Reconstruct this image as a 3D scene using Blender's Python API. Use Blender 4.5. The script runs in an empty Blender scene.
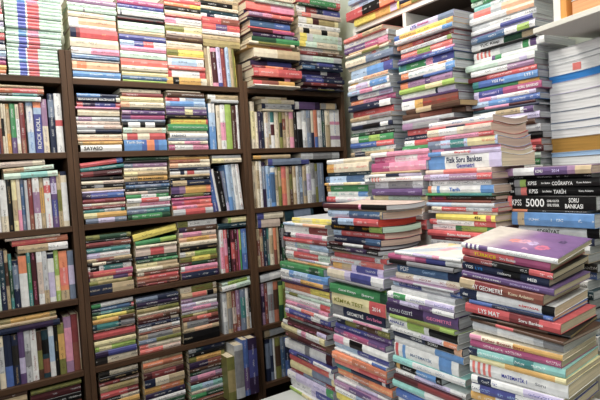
import bpy, bmesh, math, random, re
from mathutils import Matrix, Vector
random.seed(7)
C = bpy.context.scene.collection
PI = math.pi

# ------------------------------------------------------------------ camera (solved from the shelf lines)
F, YAW, PIT, ROL, CZ = 505.69, 0.59298489, -0.04832877, -0.05759467, 1.5
def basis():
    sy, cy, sp, cp = math.sin(YAW), math.cos(YAW), math.sin(PIT), math.cos(PIT)
    f = Vector((sy*cp, cy*cp, sp)); r = Vector((cy, -sy, 0)); u = r.cross(f)
    c, s = math.cos(ROL), math.sin(ROL)
    return f, r*c+u*s, u*c-r*s
CF, CR, CU = basis()
CO = Vector((0, 0, CZ))
cam = bpy.data.objects.new('camera', bpy.data.cameras.new('camera')); C.objects.link(cam)
cam.data.sensor_fit = 'HORIZONTAL'; cam.data.sensor_width = 36; cam.data.lens = F/600*36
cam.data.clip_start = .02
M = Matrix((CR, CU, -CF)).transposed().to_4x4(); M.translation = CO; cam.matrix_world = M
bpy.context.scene.camera = cam
def ray(x, y): return CF + CR*((x-300)/F) + CU*((200-y)/F)
def proj(p):
    p = Vector(p)-CO; d = p.dot(CF); return 300+F*p.dot(CR)/d, 200-F*p.dot(CU)/d
def on_y(x, y, Y): d = ray(x, y); return CO+d*(Y/d.y)
def on_x(x, y, X): d = ray(x, y); return CO+d*(X/d.x)
def z_at(X, Y, py):                     # height at which the vertical through (X, Y) is seen at image row py
    lo, hi = -1.0, 4.0
    for _ in range(40):
        m = (lo+hi)/2
        if proj((X, Y, m))[1] > py: lo = m
        else: hi = m
    return lo
def s_at(O, d, z, px):                  # distance along a horizontal line at which image column px is met
    lo, hi = -.6, .9
    for _ in range(40):
        m = (lo+hi)/2
        if proj((O[0]+d[0]*m, O[1]+d[1]*m, z))[0] < px: lo = m
        else: hi = m
    return lo

# ------------------------------------------------------------------ colours
PAL = dict(W='eeeeec', C='e9dcc0', TN='c8b085', KH='b5a263', BG='dcc6b6', PE='efb486', O='ea7a26', DO='c9672c', R='d3222a',
 DR='8e1c22', MR='561722', CO='e65a4a', PK='ea8fb2', MG='b8357a', LI='cfc4e6', MV='a97fa6', P='6a4a85', DP='3a2450', IN='39419c',
 NV='1b2a4e', B='2560b4', SB='4490d4', LB='aecbe8', ST='3a6a98', T='37908f', DT='1b4653', AQ='92d8d0', MT='cfe8d6', G='2f9a55',
 DG='22563a', LM='a3c545', OL='8a8a38', Y='ecd934', YC='ece0a4', GD='e0a92c', BR='5e3d28', RB='94472f', K='151417', DK='34302e',
 GY='97979a', LG='cacdd0', GB='7a8ba6', OC='b8904c', BB='4453c4', RR='e2404a')
WORD = dict(W='white', C='cream', TN='tan', KH='khaki', BG='beige', PE='peach', O='orange', DO='burnt orange', R='red', DR='dark red',
 MR='maroon', CO='coral', PK='pink', MG='magenta', LI='lilac', MV='mauve', P='purple', DP='dark purple', IN='indigo', NV='navy', B='blue',
 SB='sky blue', LB='light blue', ST='steel blue', T='teal', DT='dark teal', AQ='aqua', MT='mint', G='green', DG='dark green', LM='lime green',
 OL='olive', Y='yellow', YC='pale yellow', GD='golden yellow', BR='brown', RB='rust brown', K='black', DK='charcoal', GY='grey',
 LG='light grey', GB='blue grey', OC='ochre', BB='bright blue', RR='bright red')
DARK = set('R DR MR MG P DP IN NV B ST T DT G DG BR RB K DK O DO CO SB MV GB'.split())
def lin(h):
    return tuple((c/12.92 if c <= .04045 else ((c+.055)/1.055)**2.4) for c in (int(h[i:i+2], 16)/255 for i in (0, 2, 4)))
def col(k, j=0.0):
    c = lin(PAL[k]); f = 1+random.uniform(-j, j)
    return (min(1, c[0]*f), min(1, c[1]*f), min(1, c[2]*f), 1)

# ------------------------------------------------------------------ materials
def new_mat(name, rough=.6):
    m = bpy.data.materials.new(name); m.use_nodes = True
    return m, m.node_tree.nodes, m.node_tree.links, m.node_tree.nodes['Principled BSDF']
def node(n, t, **k):
    o = n.new(t)
    for a, v in k.items(): setattr(o, a, v)
    return o
def math_node(n, l, op, a, b=None, c=None):
    o = node(n, 'ShaderNodeMath', operation=op)
    for i, v in enumerate((a, b, c)):
        if v is None: continue
        if isinstance(v, (int, float)): o.inputs[i].default_value = v
        else: l.new(v, o.inputs[i])
    return o.outputs[0]
def cover_material():
    m, n, l, p = new_mat('printed_cover')
    base = node(n, 'ShaderNodeVertexColor', layer_name='base'); ink = node(n, 'ShaderNodeVertexColor', layer_name='ink')
    uv = node(n, 'ShaderNodeUVMap', uv_map='spine'); oi = node(n, 'ShaderNodeObjectInfo')
    sep = node(n, 'ShaderNodeSeparateXYZ'); l.new(uv.outputs[0], sep.inputs[0])
    off = math_node(n, l, 'MULTIPLY', oi.outputs['Random'], 57.0)
    uo = math_node(n, l, 'ADD', sep.outputs[0], off)
    cmb = node(n, 'ShaderNodeCombineXYZ'); l.new(math_node(n, l, 'MULTIPLY', uo, 1.0), cmb.inputs[0])
    l.new(math_node(n, l, 'MULTIPLY', sep.outputs[1], .012), cmb.inputs[1])
    t = node(n, 'ShaderNodeTexNoise'); t.inputs['Scale'].default_value = 430; t.inputs['Detail'].default_value = 1
    l.new(cmb.outputs[0], t.inputs['Vector'])
    letters = math_node(n, l, 'GREATER_THAN', t.outputs[0], .52)
    c2 = node(n, 'ShaderNodeCombineXYZ'); l.new(uo, c2.inputs[0]); l.new(off, c2.inputs[1])
    w = node(n, 'ShaderNodeTexNoise'); w.inputs['Scale'].default_value = 22; w.inputs['Detail'].default_value = 1.5
    l.new(c2.outputs[0], w.inputs['Vector'])
    words = math_node(n, l, 'GREATER_THAN', w.outputs[0], .5)
    lo = math_node(n, l, 'GREATER_THAN', sep.outputs[1], .3); hi = math_node(n, l, 'LESS_THAN', sep.outputs[1], .7)
    mask = math_node(n, l, 'MULTIPLY', math_node(n, l, 'MULTIPLY', letters, words), math_node(n, l, 'MULTIPLY', lo, hi))
    mask = math_node(n, l, 'MULTIPLY', mask, math_node(n, l, 'MULTIPLY', ink.outputs['Alpha'], .72))
    # worn, slightly uneven print
    tc = node(n, 'ShaderNodeTexCoord'); g = node(n, 'ShaderNodeTexNoise'); g.inputs['Scale'].default_value = 45; g.inputs['Detail'].default_value = 5
    l.new(tc.outputs['Object'], g.inputs['Vector'])
    gr = node(n, 'ShaderNodeMapRange'); gr.inputs[1].default_value = .3; gr.inputs[2].default_value = .7; gr.inputs[3].default_value = .86; gr.inputs[4].default_value = 1.06
    l.new(g.outputs[0], gr.inputs[0])
    hv = node(n, 'ShaderNodeHueSaturation'); hv.inputs['Saturation'].default_value = .78; l.new(base.outputs[0], hv.inputs['Color']); l.new(gr.outputs[0], hv.inputs['Value'])
    mx = node(n, 'ShaderNodeMix', data_type='RGBA'); l.new(mask, mx.inputs[0]); l.new(hv.outputs[0], mx.inputs[6]); l.new(ink.outputs[0], mx.inputs[7])
    l.new(mx.outputs[2], p.inputs['Base Color']); p.inputs['Roughness'].default_value = .38
    return m
def paper_material():
    m, n, l, p = new_mat('page_edges')
    base = node(n, 'ShaderNodeVertexColor', layer_name='base'); tc = node(n, 'ShaderNodeTexCoord')
    mp = node(n, 'ShaderNodeMapping'); mp.inputs['Scale'].default_value = (6, 6, 700); l.new(tc.outputs['Object'], mp.inputs[0])
    t = node(n, 'ShaderNodeTexNoise'); t.inputs['Scale'].default_value = 1; t.inputs['Detail'].default_value = 3; l.new(mp.outputs[0], t.inputs['Vector'])
    mp2 = node(n, 'ShaderNodeMapping'); mp2.inputs['Scale'].default_value = (3, 3, 130); l.new(tc.outputs['Object'], mp2.inputs[0])
    t2 = node(n, 'ShaderNodeTexNoise'); t2.inputs['Scale'].default_value = 1; l.new(mp2.outputs[0], t2.inputs['Vector'])
    a = math_node(n, l, 'ADD', math_node(n, l, 'MULTIPLY', t.outputs[0], .6), math_node(n, l, 'MULTIPLY', t2.outputs[0], .4))
    r = node(n, 'ShaderNodeMapRange'); r.inputs[1].default_value = .32; r.inputs[2].default_value = .62; r.inputs[3].default_value = .66; r.inputs[4].default_value = 1.04
    l.new(a, r.inputs[0])
    hv = node(n, 'ShaderNodeHueSaturation'); l.new(base.outputs[0], hv.inputs['Color']); l.new(r.outputs[0], hv.inputs['Value'])
    l.new(hv.outputs[0], p.inputs['Base Color']); p.inputs['Roughness'].default_value = .9
    return m
def plain(name, h, rough=.6, noise=.12, scale=(8, 8, 8), metal=0):
    m, n, l, p = new_mat(name); tc = node(n, 'ShaderNodeTexCoord'); mp = node(n, 'ShaderNodeMapping'); mp.inputs['Scale'].default_value = scale
    l.new(tc.outputs['Object'], mp.inputs[0]); t = node(n, 'ShaderNodeTexNoise'); t.inputs['Scale'].default_value = 1; t.inputs['Detail'].default_value = 6
    l.new(mp.outputs[0], t.inputs['Vector']); r = node(n, 'ShaderNodeMapRange'); r.inputs[1].default_value = .3; r.inputs[2].default_value = .7
    r.inputs[3].default_value = 1-noise; r.inputs[4].default_value = 1+noise; l.new(t.outputs[0], r.inputs[0])
    hv = node(n, 'ShaderNodeHueSaturation'); hv.inputs['Color'].default_value = (*lin(h), 1); l.new(r.outputs[0], hv.inputs['Value'])
    l.new(hv.outputs[0], p.inputs['Base Color']); p.inputs['Roughness'].default_value = rough; p.inputs['Metallic'].default_value = metal
    return m
COVER, PAPER = cover_material(), paper_material()
WOODH = plain('dark_stained_wood', '563f2e', .5, .3, (3, 40, 40)); WOODV = plain('dark_stained_wood_upright', '5c4533', .5, .3, (40, 40, 3))
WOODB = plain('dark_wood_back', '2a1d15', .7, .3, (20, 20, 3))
WHITEM = plain('white_laminate', 'e6e6df', .45, .05); SHADEB = plain('grey_brown_painted_shade', '51473f', .8, .15)  # the grey-brown paints in the shade inside the white unit
WALLM = plain('painted_plaster', 'e3e8dc', .85, .05); SHOPM = plain('dim_shop_wall', '7d7266', .9, .1); CEILM = plain('ceiling_paint', 'e8e6e0', .9, .03)
FLOORM = plain('floor_tile', '55504a', .4, .2, (3, 3, 3)); TABLEM = plain('pale_table_top', 'c9ccca', .4, .06)
LEGM = plain('table_leg_metal', '6d6d6f', .35, .1, metal=.6); EDGEM = plain('raw_pine_edge', 'e0a35c', .6, .2, (60, 60, 4)); DULL = plain('bare_white_board', 'd8d6cc', .6, .06)
INKS = {}
def ink_mat(k):
    if k not in INKS: INKS[k] = plain('lettering_'+WORD[k].replace(' ', '_'), PAL[k], .4, .03)
    return INKS[k]

# ------------------------------------------------------------------ mesh helpers
class MB:
    def __init__(s): s.v = []; s.f = []; s.b = []; s.i = []; s.uv = []
    def quad(s, pts, base=(1, 1, 1, 1), ink=(0, 0, 0, 0), uv=None):
        k = len(s.v); s.v += [tuple(p) for p in pts]; n = len(pts); s.f.append(tuple(range(k, k+n)))
        s.b += [base]*n; s.i += [ink]*n; s.uv += uv or [(0, -1)]*n
    def box(s, x0, x1, y0, y1, z0, z1, base=(1, 1, 1, 1)):
        P = [(x, y, z) for z in (z0, z1) for y in (y0, y1) for x in (x0, x1)]
        for q in ((0, 2, 3, 1), (4, 5, 7, 6), (0, 1, 5, 4), (2, 6, 7, 3), (0, 4, 6, 2), (1, 3, 7, 5)):
            s.quad([P[i] for i in q], base)
    def mesh(s, name, mat):
        m = bpy.data.meshes.new(name); m.from_pydata(s.v, [], s.f)
        for nm, dat in (('base', s.b), ('ink', s.i)):
            a = m.color_attributes.new(nm, 'FLOAT_COLOR', 'CORNER')
            a.data.foreach_set('color', [c for t in dat for c in t])
        u = m.uv_layers.new(name='spine'); u.data.foreach_set('uv', [c for t in s.uv for c in t])
        m.materials.append(mat); return m
    def obj(s, name, mat, parent=None, bevel=0):
        o = bpy.data.objects.new(name, s.mesh(name, mat)); C.objects.link(o); o.parent = parent
        if bevel:
            b = o.modifiers.new('bevel', 'BEVEL'); b.width = bevel; b.segments = 2; b.limit_method = 'ANGLE'
            w = o.modifiers.new('weld', 'WELD'); w.merge_threshold = 1e-5
            o.modifiers.move(1, 0)
        return o
def empty(name, label=None, cat=None, group=None, loc=(0, 0, 0)):
    o = bpy.data.objects.new(name, None); C.objects.link(o); o.location = loc; o.empty_display_size = .02
    if label: o['label'] = label
    if cat: o['category'] = cat
    if group: o['group'] = group
    return o
def structure(name, x0, x1, y0, y1, z0, z1, mat):
    b = MB(); b.box(x0, x1, y0, y1, z0, z1); o = b.obj(name, mat); o['kind'] = 'structure'; return o

# ------------------------------------------------------------------ one book (local: spine along x facing -y, depth y, thickness z)
TEXTS = []
def mixc(a, b, t): return tuple(x+(y-x)*t for x, y in zip(a, b))
def cover_art(root, L, W, T, kind):
    """Printed picture on the upper cover: a fine grid of coloured faces lying on the board."""
    nx, ny = 44, 30; m = MB(); W0, P0, DP0, CR0, PK0, GD0, SB0 = (lin(PAL[k]) for k in ('W', 'P', 'DP', 'C', 'PK', 'GD', 'SB'))
    P0 = lin('8d5fa0'); PK0 = lin('e0527a')
    def f(u, v):
        if kind == 'violet':                        # pale left flap shading into violet, pink swirls and dots
            t = min(1, max(0, (u-.16-.1*v)/.28)); c = mixc(lin('d8cfc4'), P0, t); c = mixc(c, lin('6a4a86'), max(0, u-.55)*.9)
            t2 = max(0, 1-math.hypot((u-.5)/.3, (v-.42)/.3)); c = mixc(c, lin('c9a2c0'), t2*.7)
            for (cx, cy, r, k) in ((.42, .42, .055, 'f07a5a'), (.51, .45, .06, 'e7a3b8'), (.61, .42, .055, 'c9b4de'), (.74, .3, .07, 'e0527a'), (.83, .66, .045, '4a3a66'), (.62, .16, .03, 'd89ab8')):
                if math.hypot(u-cx, (v-cy)*.75) < r: c = mixc(c, lin(k), .85 if math.hypot(u-cx, (v-cy)*.75) > r*.45 else .4)
            return c
        t = math.sin(u*9+v*5)*.5+.5; c = mixc(W0, lin('f1ead2'), .5)
        if 0 < math.sin(u*7-v*4+.8)-.55: c = mixc(c, lin('b9d0e6'), .8)
        if .35 < v < .65 and math.sin(u*13+2) > .6: c = mixc(c, lin('eb9fae'), .7)
        if u < .3 and v > .6 and t > .5: c = mixc(c, lin('efd66a'), .8)
        return c
    for i in range(nx):
        for j in range(ny):
            u0, u1, v0, v1 = i/nx, (i+1)/nx, j/ny, (j+1)/ny
            m.quad([(L*(.003+.994*u), .003+(W-.005)*v, T+.0003) for u, v in ((u0, v0), (u1, v0), (u1, v1), (u0, v1))], (*f((u0+u1)/2, (v0+v1)/2), 1))
    m.obj('cover_art', COVER, root)
def build_book(root, L, W, T, base, segs=(), ink=None, titles=(), page='C', hard=False, warp=0, top=None, sag=0):
    c = min(.0025 if hard else .0011, T*.2)
    bc = col(base, .06)
    if ink is None: ink = 'W' if base in DARK else random.choice(('K', 'NV', 'DR', 'DK'))
    if ink == '-' or titles: ic = (0, 0, 0, 0)
    else: ic = (*col(ink)[:3], 1)
    bul = min(.0025, T*.12); r = min(.0018, T*.2)
    prof = [(W, 0), (r, 0), (0, r), (-bul, T*.5), (0, T-r), (r, T), (W, T), (W, T-c), (c+.0005, T-c), (c+.0005, c), (W, c)]
    cuts = sorted({0., 1.} | {round(a, 4) for s in segs for a in s[1:]})
    b = MB()
    def wz(x, y, z): return z + warp*math.sin(min(1, max(0, x/L))*PI*1.0)*(.4+.6*y/W) + warp*.35*math.sin(y/W*5)*(y/W)
    nx = max(1, 6 if warp else 1)
    for a, e in zip(cuts, cuts[1:]):
        cc = bc; mid = (a+e)/2; seg_ink = ic
        for s in segs:
            if s[1] <= mid <= s[2]:
                cc = col(s[0], .05)
                if ink not in ('-',) and not titles and s[0] in DARK: seg_ink = (*col('W')[:3], 1)
                elif ink not in ('-',) and not titles and base in DARK: seg_ink = (*col('NV')[:3], 1)
        for q in range(nx):
            xa, xb = L*(a+(e-a)*q/nx), L*(a+(e-a)*(q+1)/nx)
            for i in range(11):
                (ya, za), (yb, zb) = prof[i], prof[(i+1) % 11]
                sp = 1 <= i <= 4
                vk = max(1, T/.017)
                v = {1: (0, .1), 2: (.1, .5), 3: (.5, .9), 4: (.9, 1)}.get(i)
                uv = [(x_, .5+(v_-.5)*vk) for x_, v_ in ((xa, v[0]), (xb, v[0]), (xb, v[1]), (xa, v[1]))] if sp else None
                k = cc if sp else (top if (top and i == 5) else bc)
                pts = [(xa, ya, wz(xa, ya, za)), (xb, ya, wz(xb, ya, za)), (xb, yb, wz(xb, yb, zb)), (xa, yb, wz(xa, yb, zb))]
                b.quad(pts, k, seg_ink if sp else (0, 0, 0, 0), uv)
    for x in (0, L):                                # the cut ends of the cover: spine strip and the two boards
        for idx in ((1, 2, 3, 4, 5, 8, 9), (0, 1, 9, 10), (5, 6, 7, 8)):
            pts = [(x, prof[i][0], wz(x, *prof[i])) for i in idx]
            b.quad(pts if x else pts[::-1], bc)
    co = b.obj('cover', COVER, root)
    m = .004 if hard else .0012
    pg = MB(); pc = col(page, .08)
    n = max(nx, 1); y0, y1 = c+.0006, W-m
    for q in range(n):
        xa, xb = m+(L-2*m)*q/n, m+(L-2*m)*(q+1)/n
        P = [(xa, y0, c), (xb, y0, c), (xb, y1, c), (xa, y1, c), (xa, y0, T-c), (xb, y0, T-c), (xb, y1, T-c), (xa, y1, T-c)]
        P = [(x, y, wz(x, y, z)) for x, y, z in P]
        fs = [(0, 3, 2, 1), (4, 5, 6, 7), (0, 1, 5, 4), (2, 3, 7, 6)]
        if q == 0: fs.append((0, 4, 7, 3))
        if q == n-1: fs.append((1, 2, 6, 5))
        for fidx in fs: pg.quad([P[i] for i in fidx], pc)
    po = pg.obj('pages', PAPER, root)
    if sag:
        for o in (co, po): sag_mesh(o.data, W, sag, T)
    for (txt, x0, x1, h, k, *v) in titles:
        TEXTS.append((root, txt, x0*L, x1*L, h*T, (v[0] if v else .5)*T, -bul-.0004, k))
def sag_mesh(me, W, sag, T=0):                           # heavy open ends droop between spine and fore edge
    bm = bmesh.new(); bm.from_mesh(me)
    for k in range(1, 8):
        bmesh.ops.bisect_plane(bm, geom=bm.verts[:]+bm.edges[:]+bm.faces[:], plane_co=(0, W*k/8, 0), plane_no=(0, 1, 0), dist=1e-6)
    for v in bm.verts:
        t = min(1, max(0, v.co.y/W)); v.co.z -= abs(sag)*math.sin(t*PI)*(.5+t)*(min(1, max(0, v.co.z/T)) if sag < 0 else 1)
    bm.to_mesh(me); bm.free()
def make_titles():                                  # lettering set as real type, all converted to meshes in one pass
    tmp = []
    for (root, txt, *_r) in TEXTS:
        cu = bpy.data.curves.new('title', 'FONT'); cu.body = txt; cu.size = 1; cu.offset = .018; cu.resolution_u = 3
        o = bpy.data.objects.new('title', cu); C.objects.link(o); tmp.append(o)
    bpy.context.view_layer.update(); dg = bpy.context.evaluated_depsgraph_get()
    for o, (root, txt, x0, x1, h, zc, y, k) in zip(tmp, TEXTS):
        me = bpy.data.meshes.new_from_object(o.evaluated_get(dg)); cu = o.data
        bpy.data.objects.remove(o); bpy.data.curves.remove(cu)
        xs = [v.co.x for v in me.vertices]; ys = [v.co.y for v in me.vertices]
        mx, my = min(xs), min(ys); sx = (x1-x0)/(max(xs)-mx); sy = h/(max(ys)-my)
        for v in me.vertices:
            v.co = Vector((x0+(v.co.x-mx)*sx, y, zc-h/2+(v.co.y-my)*sy))
        me.materials.clear(); me.materials.append(ink_mat(k))
        t = bpy.data.objects.new('title', me); C.objects.link(t); t.parent = root
        t['label'] = WORD[k]+' lettering on the spine'

# ------------------------------------------------------------------ reading the book lists
ORD = 'zeroth first second third fourth fifth sixth seventh eighth ninth tenth eleventh twelfth thirteenth fourteenth fifteenth sixteenth seventeenth eighteenth nineteenth twentieth'.split()
def ordinal(n):
    if n <= 20: return ORD[n]
    return 'twenty-'+ORD[n-20] if n < 30 else ('thirtieth' if n == 30 else 'thirty-'+ORD[n-30])
USED = set()
def label_for(base, segs, pos, phrase, T, W_=0, kind='book', extra=None):
    size = 'thick ' if T > .034 else ('thin ' if T < .011 else '')
    c = WORD[base]; band = ''
    sg = [s[0] for s in segs if s[0] != base]
    cands = []
    if extra: cands.append(f'{c} {kind} {extra}, {pos}, {phrase}')
    if sg:
        big = max(segs, key=lambda s: (s[0] != base)*(s[2]-s[1]))[0]
        cands += [f'{size}{c} and {WORD[big]} {kind}, {pos}, {phrase}', f'{c} and {WORD[big]} {kind}, {pos}, {phrase}']
    cands += [f'{size}{c} {kind}, {pos}, {phrase}', f'{c} {kind}, {pos}, {phrase}']
    for s in cands:
        if len(s.replace(',', '').split()) <= 16: break
    assert len(s.replace(',', '').split()) <= 16, s
    if s in USED: print('DUP LABEL', s)
    USED.add(s); return s
def parse(line):
    head, *opts = [p.strip() for p in line.split('|')]
    y, cs, *rest = head.split()
    base, _, sg = cs.partition(':')
    segs = [(re.match(r'[A-Z]+', s).group(), *map(float, re.sub(r'^[A-Z]+', '', s).split('-'))) for s in sg.split(',') if s]
    o = dict(y=float(y), base=base, segs=segs, titles=[])
    for r in rest:
        k, v = r.split('=')
        o[k] = v
    for t in opts:                                  # title: text @ start-end @ height @ colour [@ vertical position]
        a = t.split('@'); s, e = map(float, a[1].split('-')); o['titles'].append((a[0], s, e, float(a[2]), a[3], *map(float, a[4:5])))
    return o
def stack(lines, O, ang, L, W, zbase, phrase, group, count='top', jit=.004, yaw=.8, page='C', hard=False, name='book', kind='book', floor=None, cap=None):
    """Lying books, listed from the top down by the image row of their upper edge at the stack's left corner."""
    bs = [parse(s) for s in lines.strip().splitlines() if s.strip()]
    d = (math.cos(ang), math.sin(ang)); N = len(bs); out = []
    for b in bs: b['z'] = z_at(O[0], O[1], b['y'])
    if cap:
        for b in bs: b['z'] = min(b['z'], cap-.001)
    if floor is not None:                           # keep what stands above the table, and fill down to it
        bs = [b for b in bs if b['z'] > floor+.012]; N = len(bs); zbase = floor
        while bs[-1]['z'] > floor+.07:
            bs.append(dict(y=0, base=random.choice(['W', 'LG', 'NV', 'R', 'TN', 'B']), segs=[], titles=[], z=max(floor+.02, bs[-1]['z']-.045)))
        N = len(bs)
    fan = any('r' in b for b in bs)
    if fan:
        for b in bs: b['zr'] = z_at(O[0]+d[0]*L, O[1]+d[1]*L, float(b['r']))
    for i, b in enumerate(bs):
        z1 = b['z']; z0 = bs[i+1]['z'] if i+1 < N else zbase
        T = max(.004, z1-z0)
        if fan:
            z0r = bs[i+1]['zr'] if i+1 < N else b['zr']-T
            T = max(.0035, min(T, b['zr']-z0r-.0005)); b['tilt'] = math.degrees(math.atan2(b['zr']-z1, L)); z0 = z1-T
        gap = min(float(b.get('gap', 0))*.0042, T*.6); T -= .0003+gap
        if 'x' in b:
            xa, xb = map(float, re.match(r'(-?[\d.]+)-(-?[\d.]+)', b['x']).groups()); s0, s1 = s_at(O, d, z0, xa), s_at(O, d, z0, xb)
        else:
            s0 = random.uniform(-jit, jit)*.5; s1 = L-random.uniform(0, jit)*1.6
        if cap is not None and ang == 0:            # stay between the bay's side panels
            lim = next((q for q in BAYS if q[0]-.05 < O[0]+s0+(s1-s0)/2 < q[1]+.05), None)
            if lim and z0 < 2.055: s0, s1 = max(s0, lim[0]-O[0]), min(s1, lim[1]-O[0])
        ln = s1-s0
        if cap and float(b.get('tilt', 0)):
            tmax = math.degrees(math.asin(max(0., min(.5, (cap-z0-T)/ln))))
            b['tilt'] = math.copysign(min(abs(float(b['tilt'])), tmax), float(b['tilt']))
        w = float(b.get('w', W*(1 if 'sag' in b else random.uniform(.96, 1.02))))
        dep = float(b.get('d', random.uniform(-jit, jit)*1.2))
        ya = math.radians(float(b.get('yaw', random.uniform(-yaw, yaw)))); A = ang+ya
        s0 += max(0, math.sin(math.radians(float(b.get('tilt', 0)))))*T
        cx, cy = O[0]+d[0]*(s0+ln/2)-math.sin(ang)*dep, O[1]+d[1]*(s0+ln/2)+math.cos(ang)*dep
        o = (cx-math.cos(A)*ln/2, cy-math.sin(A)*ln/2)
        pos = (f'{ordinal(i+1)} from top' if i else 'topmost') if count == 'top' else (f'{ordinal(N-i)} from bottom' if i < N-1 else 'bottommost')
        if N == 1: pos = 'lying alone'
        lab = label_for(b['base'], b['segs'], pos, phrase, T, kind=kind)
        root = empty(name, lab, 'book', group, (o[0], o[1], z0))
        root.rotation_euler = (math.radians(float(b.get('roll', 0))), -math.radians(float(b.get('tilt', 0))), A)
        build_book(root, ln, w, T, b['base'], b['segs'], b.get('ink'), b['titles'], b.get('pg', page), hard or T > .045, float(b.get('warp', 0)), col(b['top']) if 'top' in b else None, float(b.get('sag', 0)))
        if 'art' in b: cover_art(root, ln, w, T, b['art'])
        out.append(root)
    return out
SH = [CZ+.448-.3*i for i in range(7)]               # heights of the shelf boards' upper faces, from the top
BAYS = ((-.36, .3735), (.4238, 1.1758), (1.2262, 1.8135))
YF = 2.224                                          # front plane of the bookcases
def shelf_stack(si, xl, xr, lines, phrase, group, count='top', Y=YF+.012, page='C', W=.135, zbase=None, ymid=None, jit=.004, yb=None):
    zb = SH[si] if zbase is None else zbase
    ys = [float(s.split()[0]) for s in lines.strip().splitlines()]
    ym = ymid if ymid is not None else ys[-1]
    a, b = on_y(xl, ym, Y), on_y(xr, ym, Y)
    if yb is not None: zb = z_at(a.x, Y, yb)-.0005
    return stack(lines, (a.x, Y), 0, b.x-a.x, W, zb+.0005, phrase, group, count, jit, page=page, cap=SH[si-1]-.025 if si else 0,
                 name='paperback' if group == G1 and 'middle' in phrase else 'book')
def row(si, spec, xend, phrase, group, lean=0, Y=YF+.02, yb=None, count='left', W=.135, name='standing_book', y0=None):
    """Standing books: 'x top colour' with x the image column of the left edge at the shelf."""
    bs = [parse(' '.join(s.split()[1:])) | dict(x=float(s.split()[0])) for s in spec.strip().splitlines()]
    zb = SH[si]+.0005; N = len(bs)
    def X_at(px): return s_at((0, Y), (1, 0), zb, px) if False else on_y_z(px, Y, zb)
    xs = [X_at(b['x']) for b in bs]+[X_at(xend)]
    lim = next((q for q in BAYS if q[0]-.02 < sum(xs)/len(xs) < q[1]+.02))
    xs = [min(max(x, lim[0]), lim[1]) for x in xs]
    for i, b in enumerate(bs):
        ph = math.radians(float(b.get('lean', lean))); T = max(.004, (xs[i+1]-xs[i]-.0006))
        if b.get('wd'): T = float(b['wd'])
        zt = z_at(xs[i], Y, b['y']); H = (zt-zb)/math.cos(ph)
        if ph < 0: xo, zo = xs[i]+T, zb+T*abs(math.sin(ph))*1.0
        else: xo, zo = xs[i]+T, zb
        T2 = T*math.cos(ph)
        if ph < 0: xo = xs[i]+T2*math.cos(ph)
        root = empty(name, label_for(b['base'], b['segs'], f'{ordinal(i+1)} from left', phrase, T, kind='upright book'), 'book', group,
                     (xo, Y+random.uniform(-.006, .006), zo))
        root.rotation_euler = (0, -PI/2+ph, 0)
        build_book(root, H, W*random.uniform(.95, 1.05), T2, b['base'], b['segs'], b.get('ink'), b['titles'], b.get('pg', 'C'), T > .04)
def on_y_z(px, Y, z):
    lo, hi = -2., 3.
    for _ in range(40):
        m = (lo+hi)/2
        if proj((m, Y, z))[0] < px: lo = m
        else: hi = m
    return lo

# ------------------------------------------------------------------ room
FLOOR_Z = 0
structure('floor', -2.6, 2.0, -2.6, 2.56, -.05, 0, FLOORM)
structure('ceiling', -2.6, 2.0, -2.6, 2.56, 2.95, 3.0, CEILM)
structure('wall_back', -2.6, 2.0, 2.5, 2.56, 0, 2.95, WALLM)
structure('wall_right', 1.95, 2.0, -2.6, 2.5, 0, 2.95, WALLM)
structure('wall_left', -2.6, -2.55, -2.6, 2.5, 0, 2.95, SHOPM)
structure('wall_front', -2.55, 1.95, -2.6, -2.55, 0, 2.95, SHOPM)

# ------------------------------------------------------------------ the three dark bookcases along the back wall
def bookcase(x0, x1, ztop, label):
    t = empty('bookcase', label, 'bookcase', 'dark wooden bookcases', ((x0+x1)/2, YF, 0))
    def part(nm, a, b, y0, y1, z0, z1, mat, bev=.0015):
        m = MB(); m.box(a-(x0+x1)/2, b-(x0+x1)/2, y0-YF, y1-YF, z0, z1); return m.obj(nm, mat, t, bev)
    pw = .0215
    part('side_panel', x0, x0+pw, YF, 2.48, 0, ztop, WOODV); part('side_panel', x1-pw, x1, YF, 2.48, 0, ztop, WOODV)
    part('back_panel', x0+pw, x1-pw, 2.47, 2.48, 0, ztop, WOODB, 0)
    for z in SH: part('shelf_board', x0+pw+.0005, x1-pw-.0005, YF+.002, 2.4695, z-.024, z, WOODH)
    part('plinth', x0+pw+.0005, x1-pw-.0005, YF+.02, YF+.04, 0, SH[6]-.0245, WOODH)
bookcase(-.383, .398, 2.06, 'dark wooden bookcase at left, cut off by the photo edge')
bookcase(.399, 1.2005, 2.06, 'dark wooden bookcase in the middle, full of lying paperbacks')
bookcase(1.2015, 1.838, 1.98, 'narrow dark wooden bookcase in the corner by the right wall')

G1, G2, G3 = 'paperbacks stacked on the bookcase shelves', 'books standing on the bookcase shelves', 'books laid flat on top of standing rows'

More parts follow.
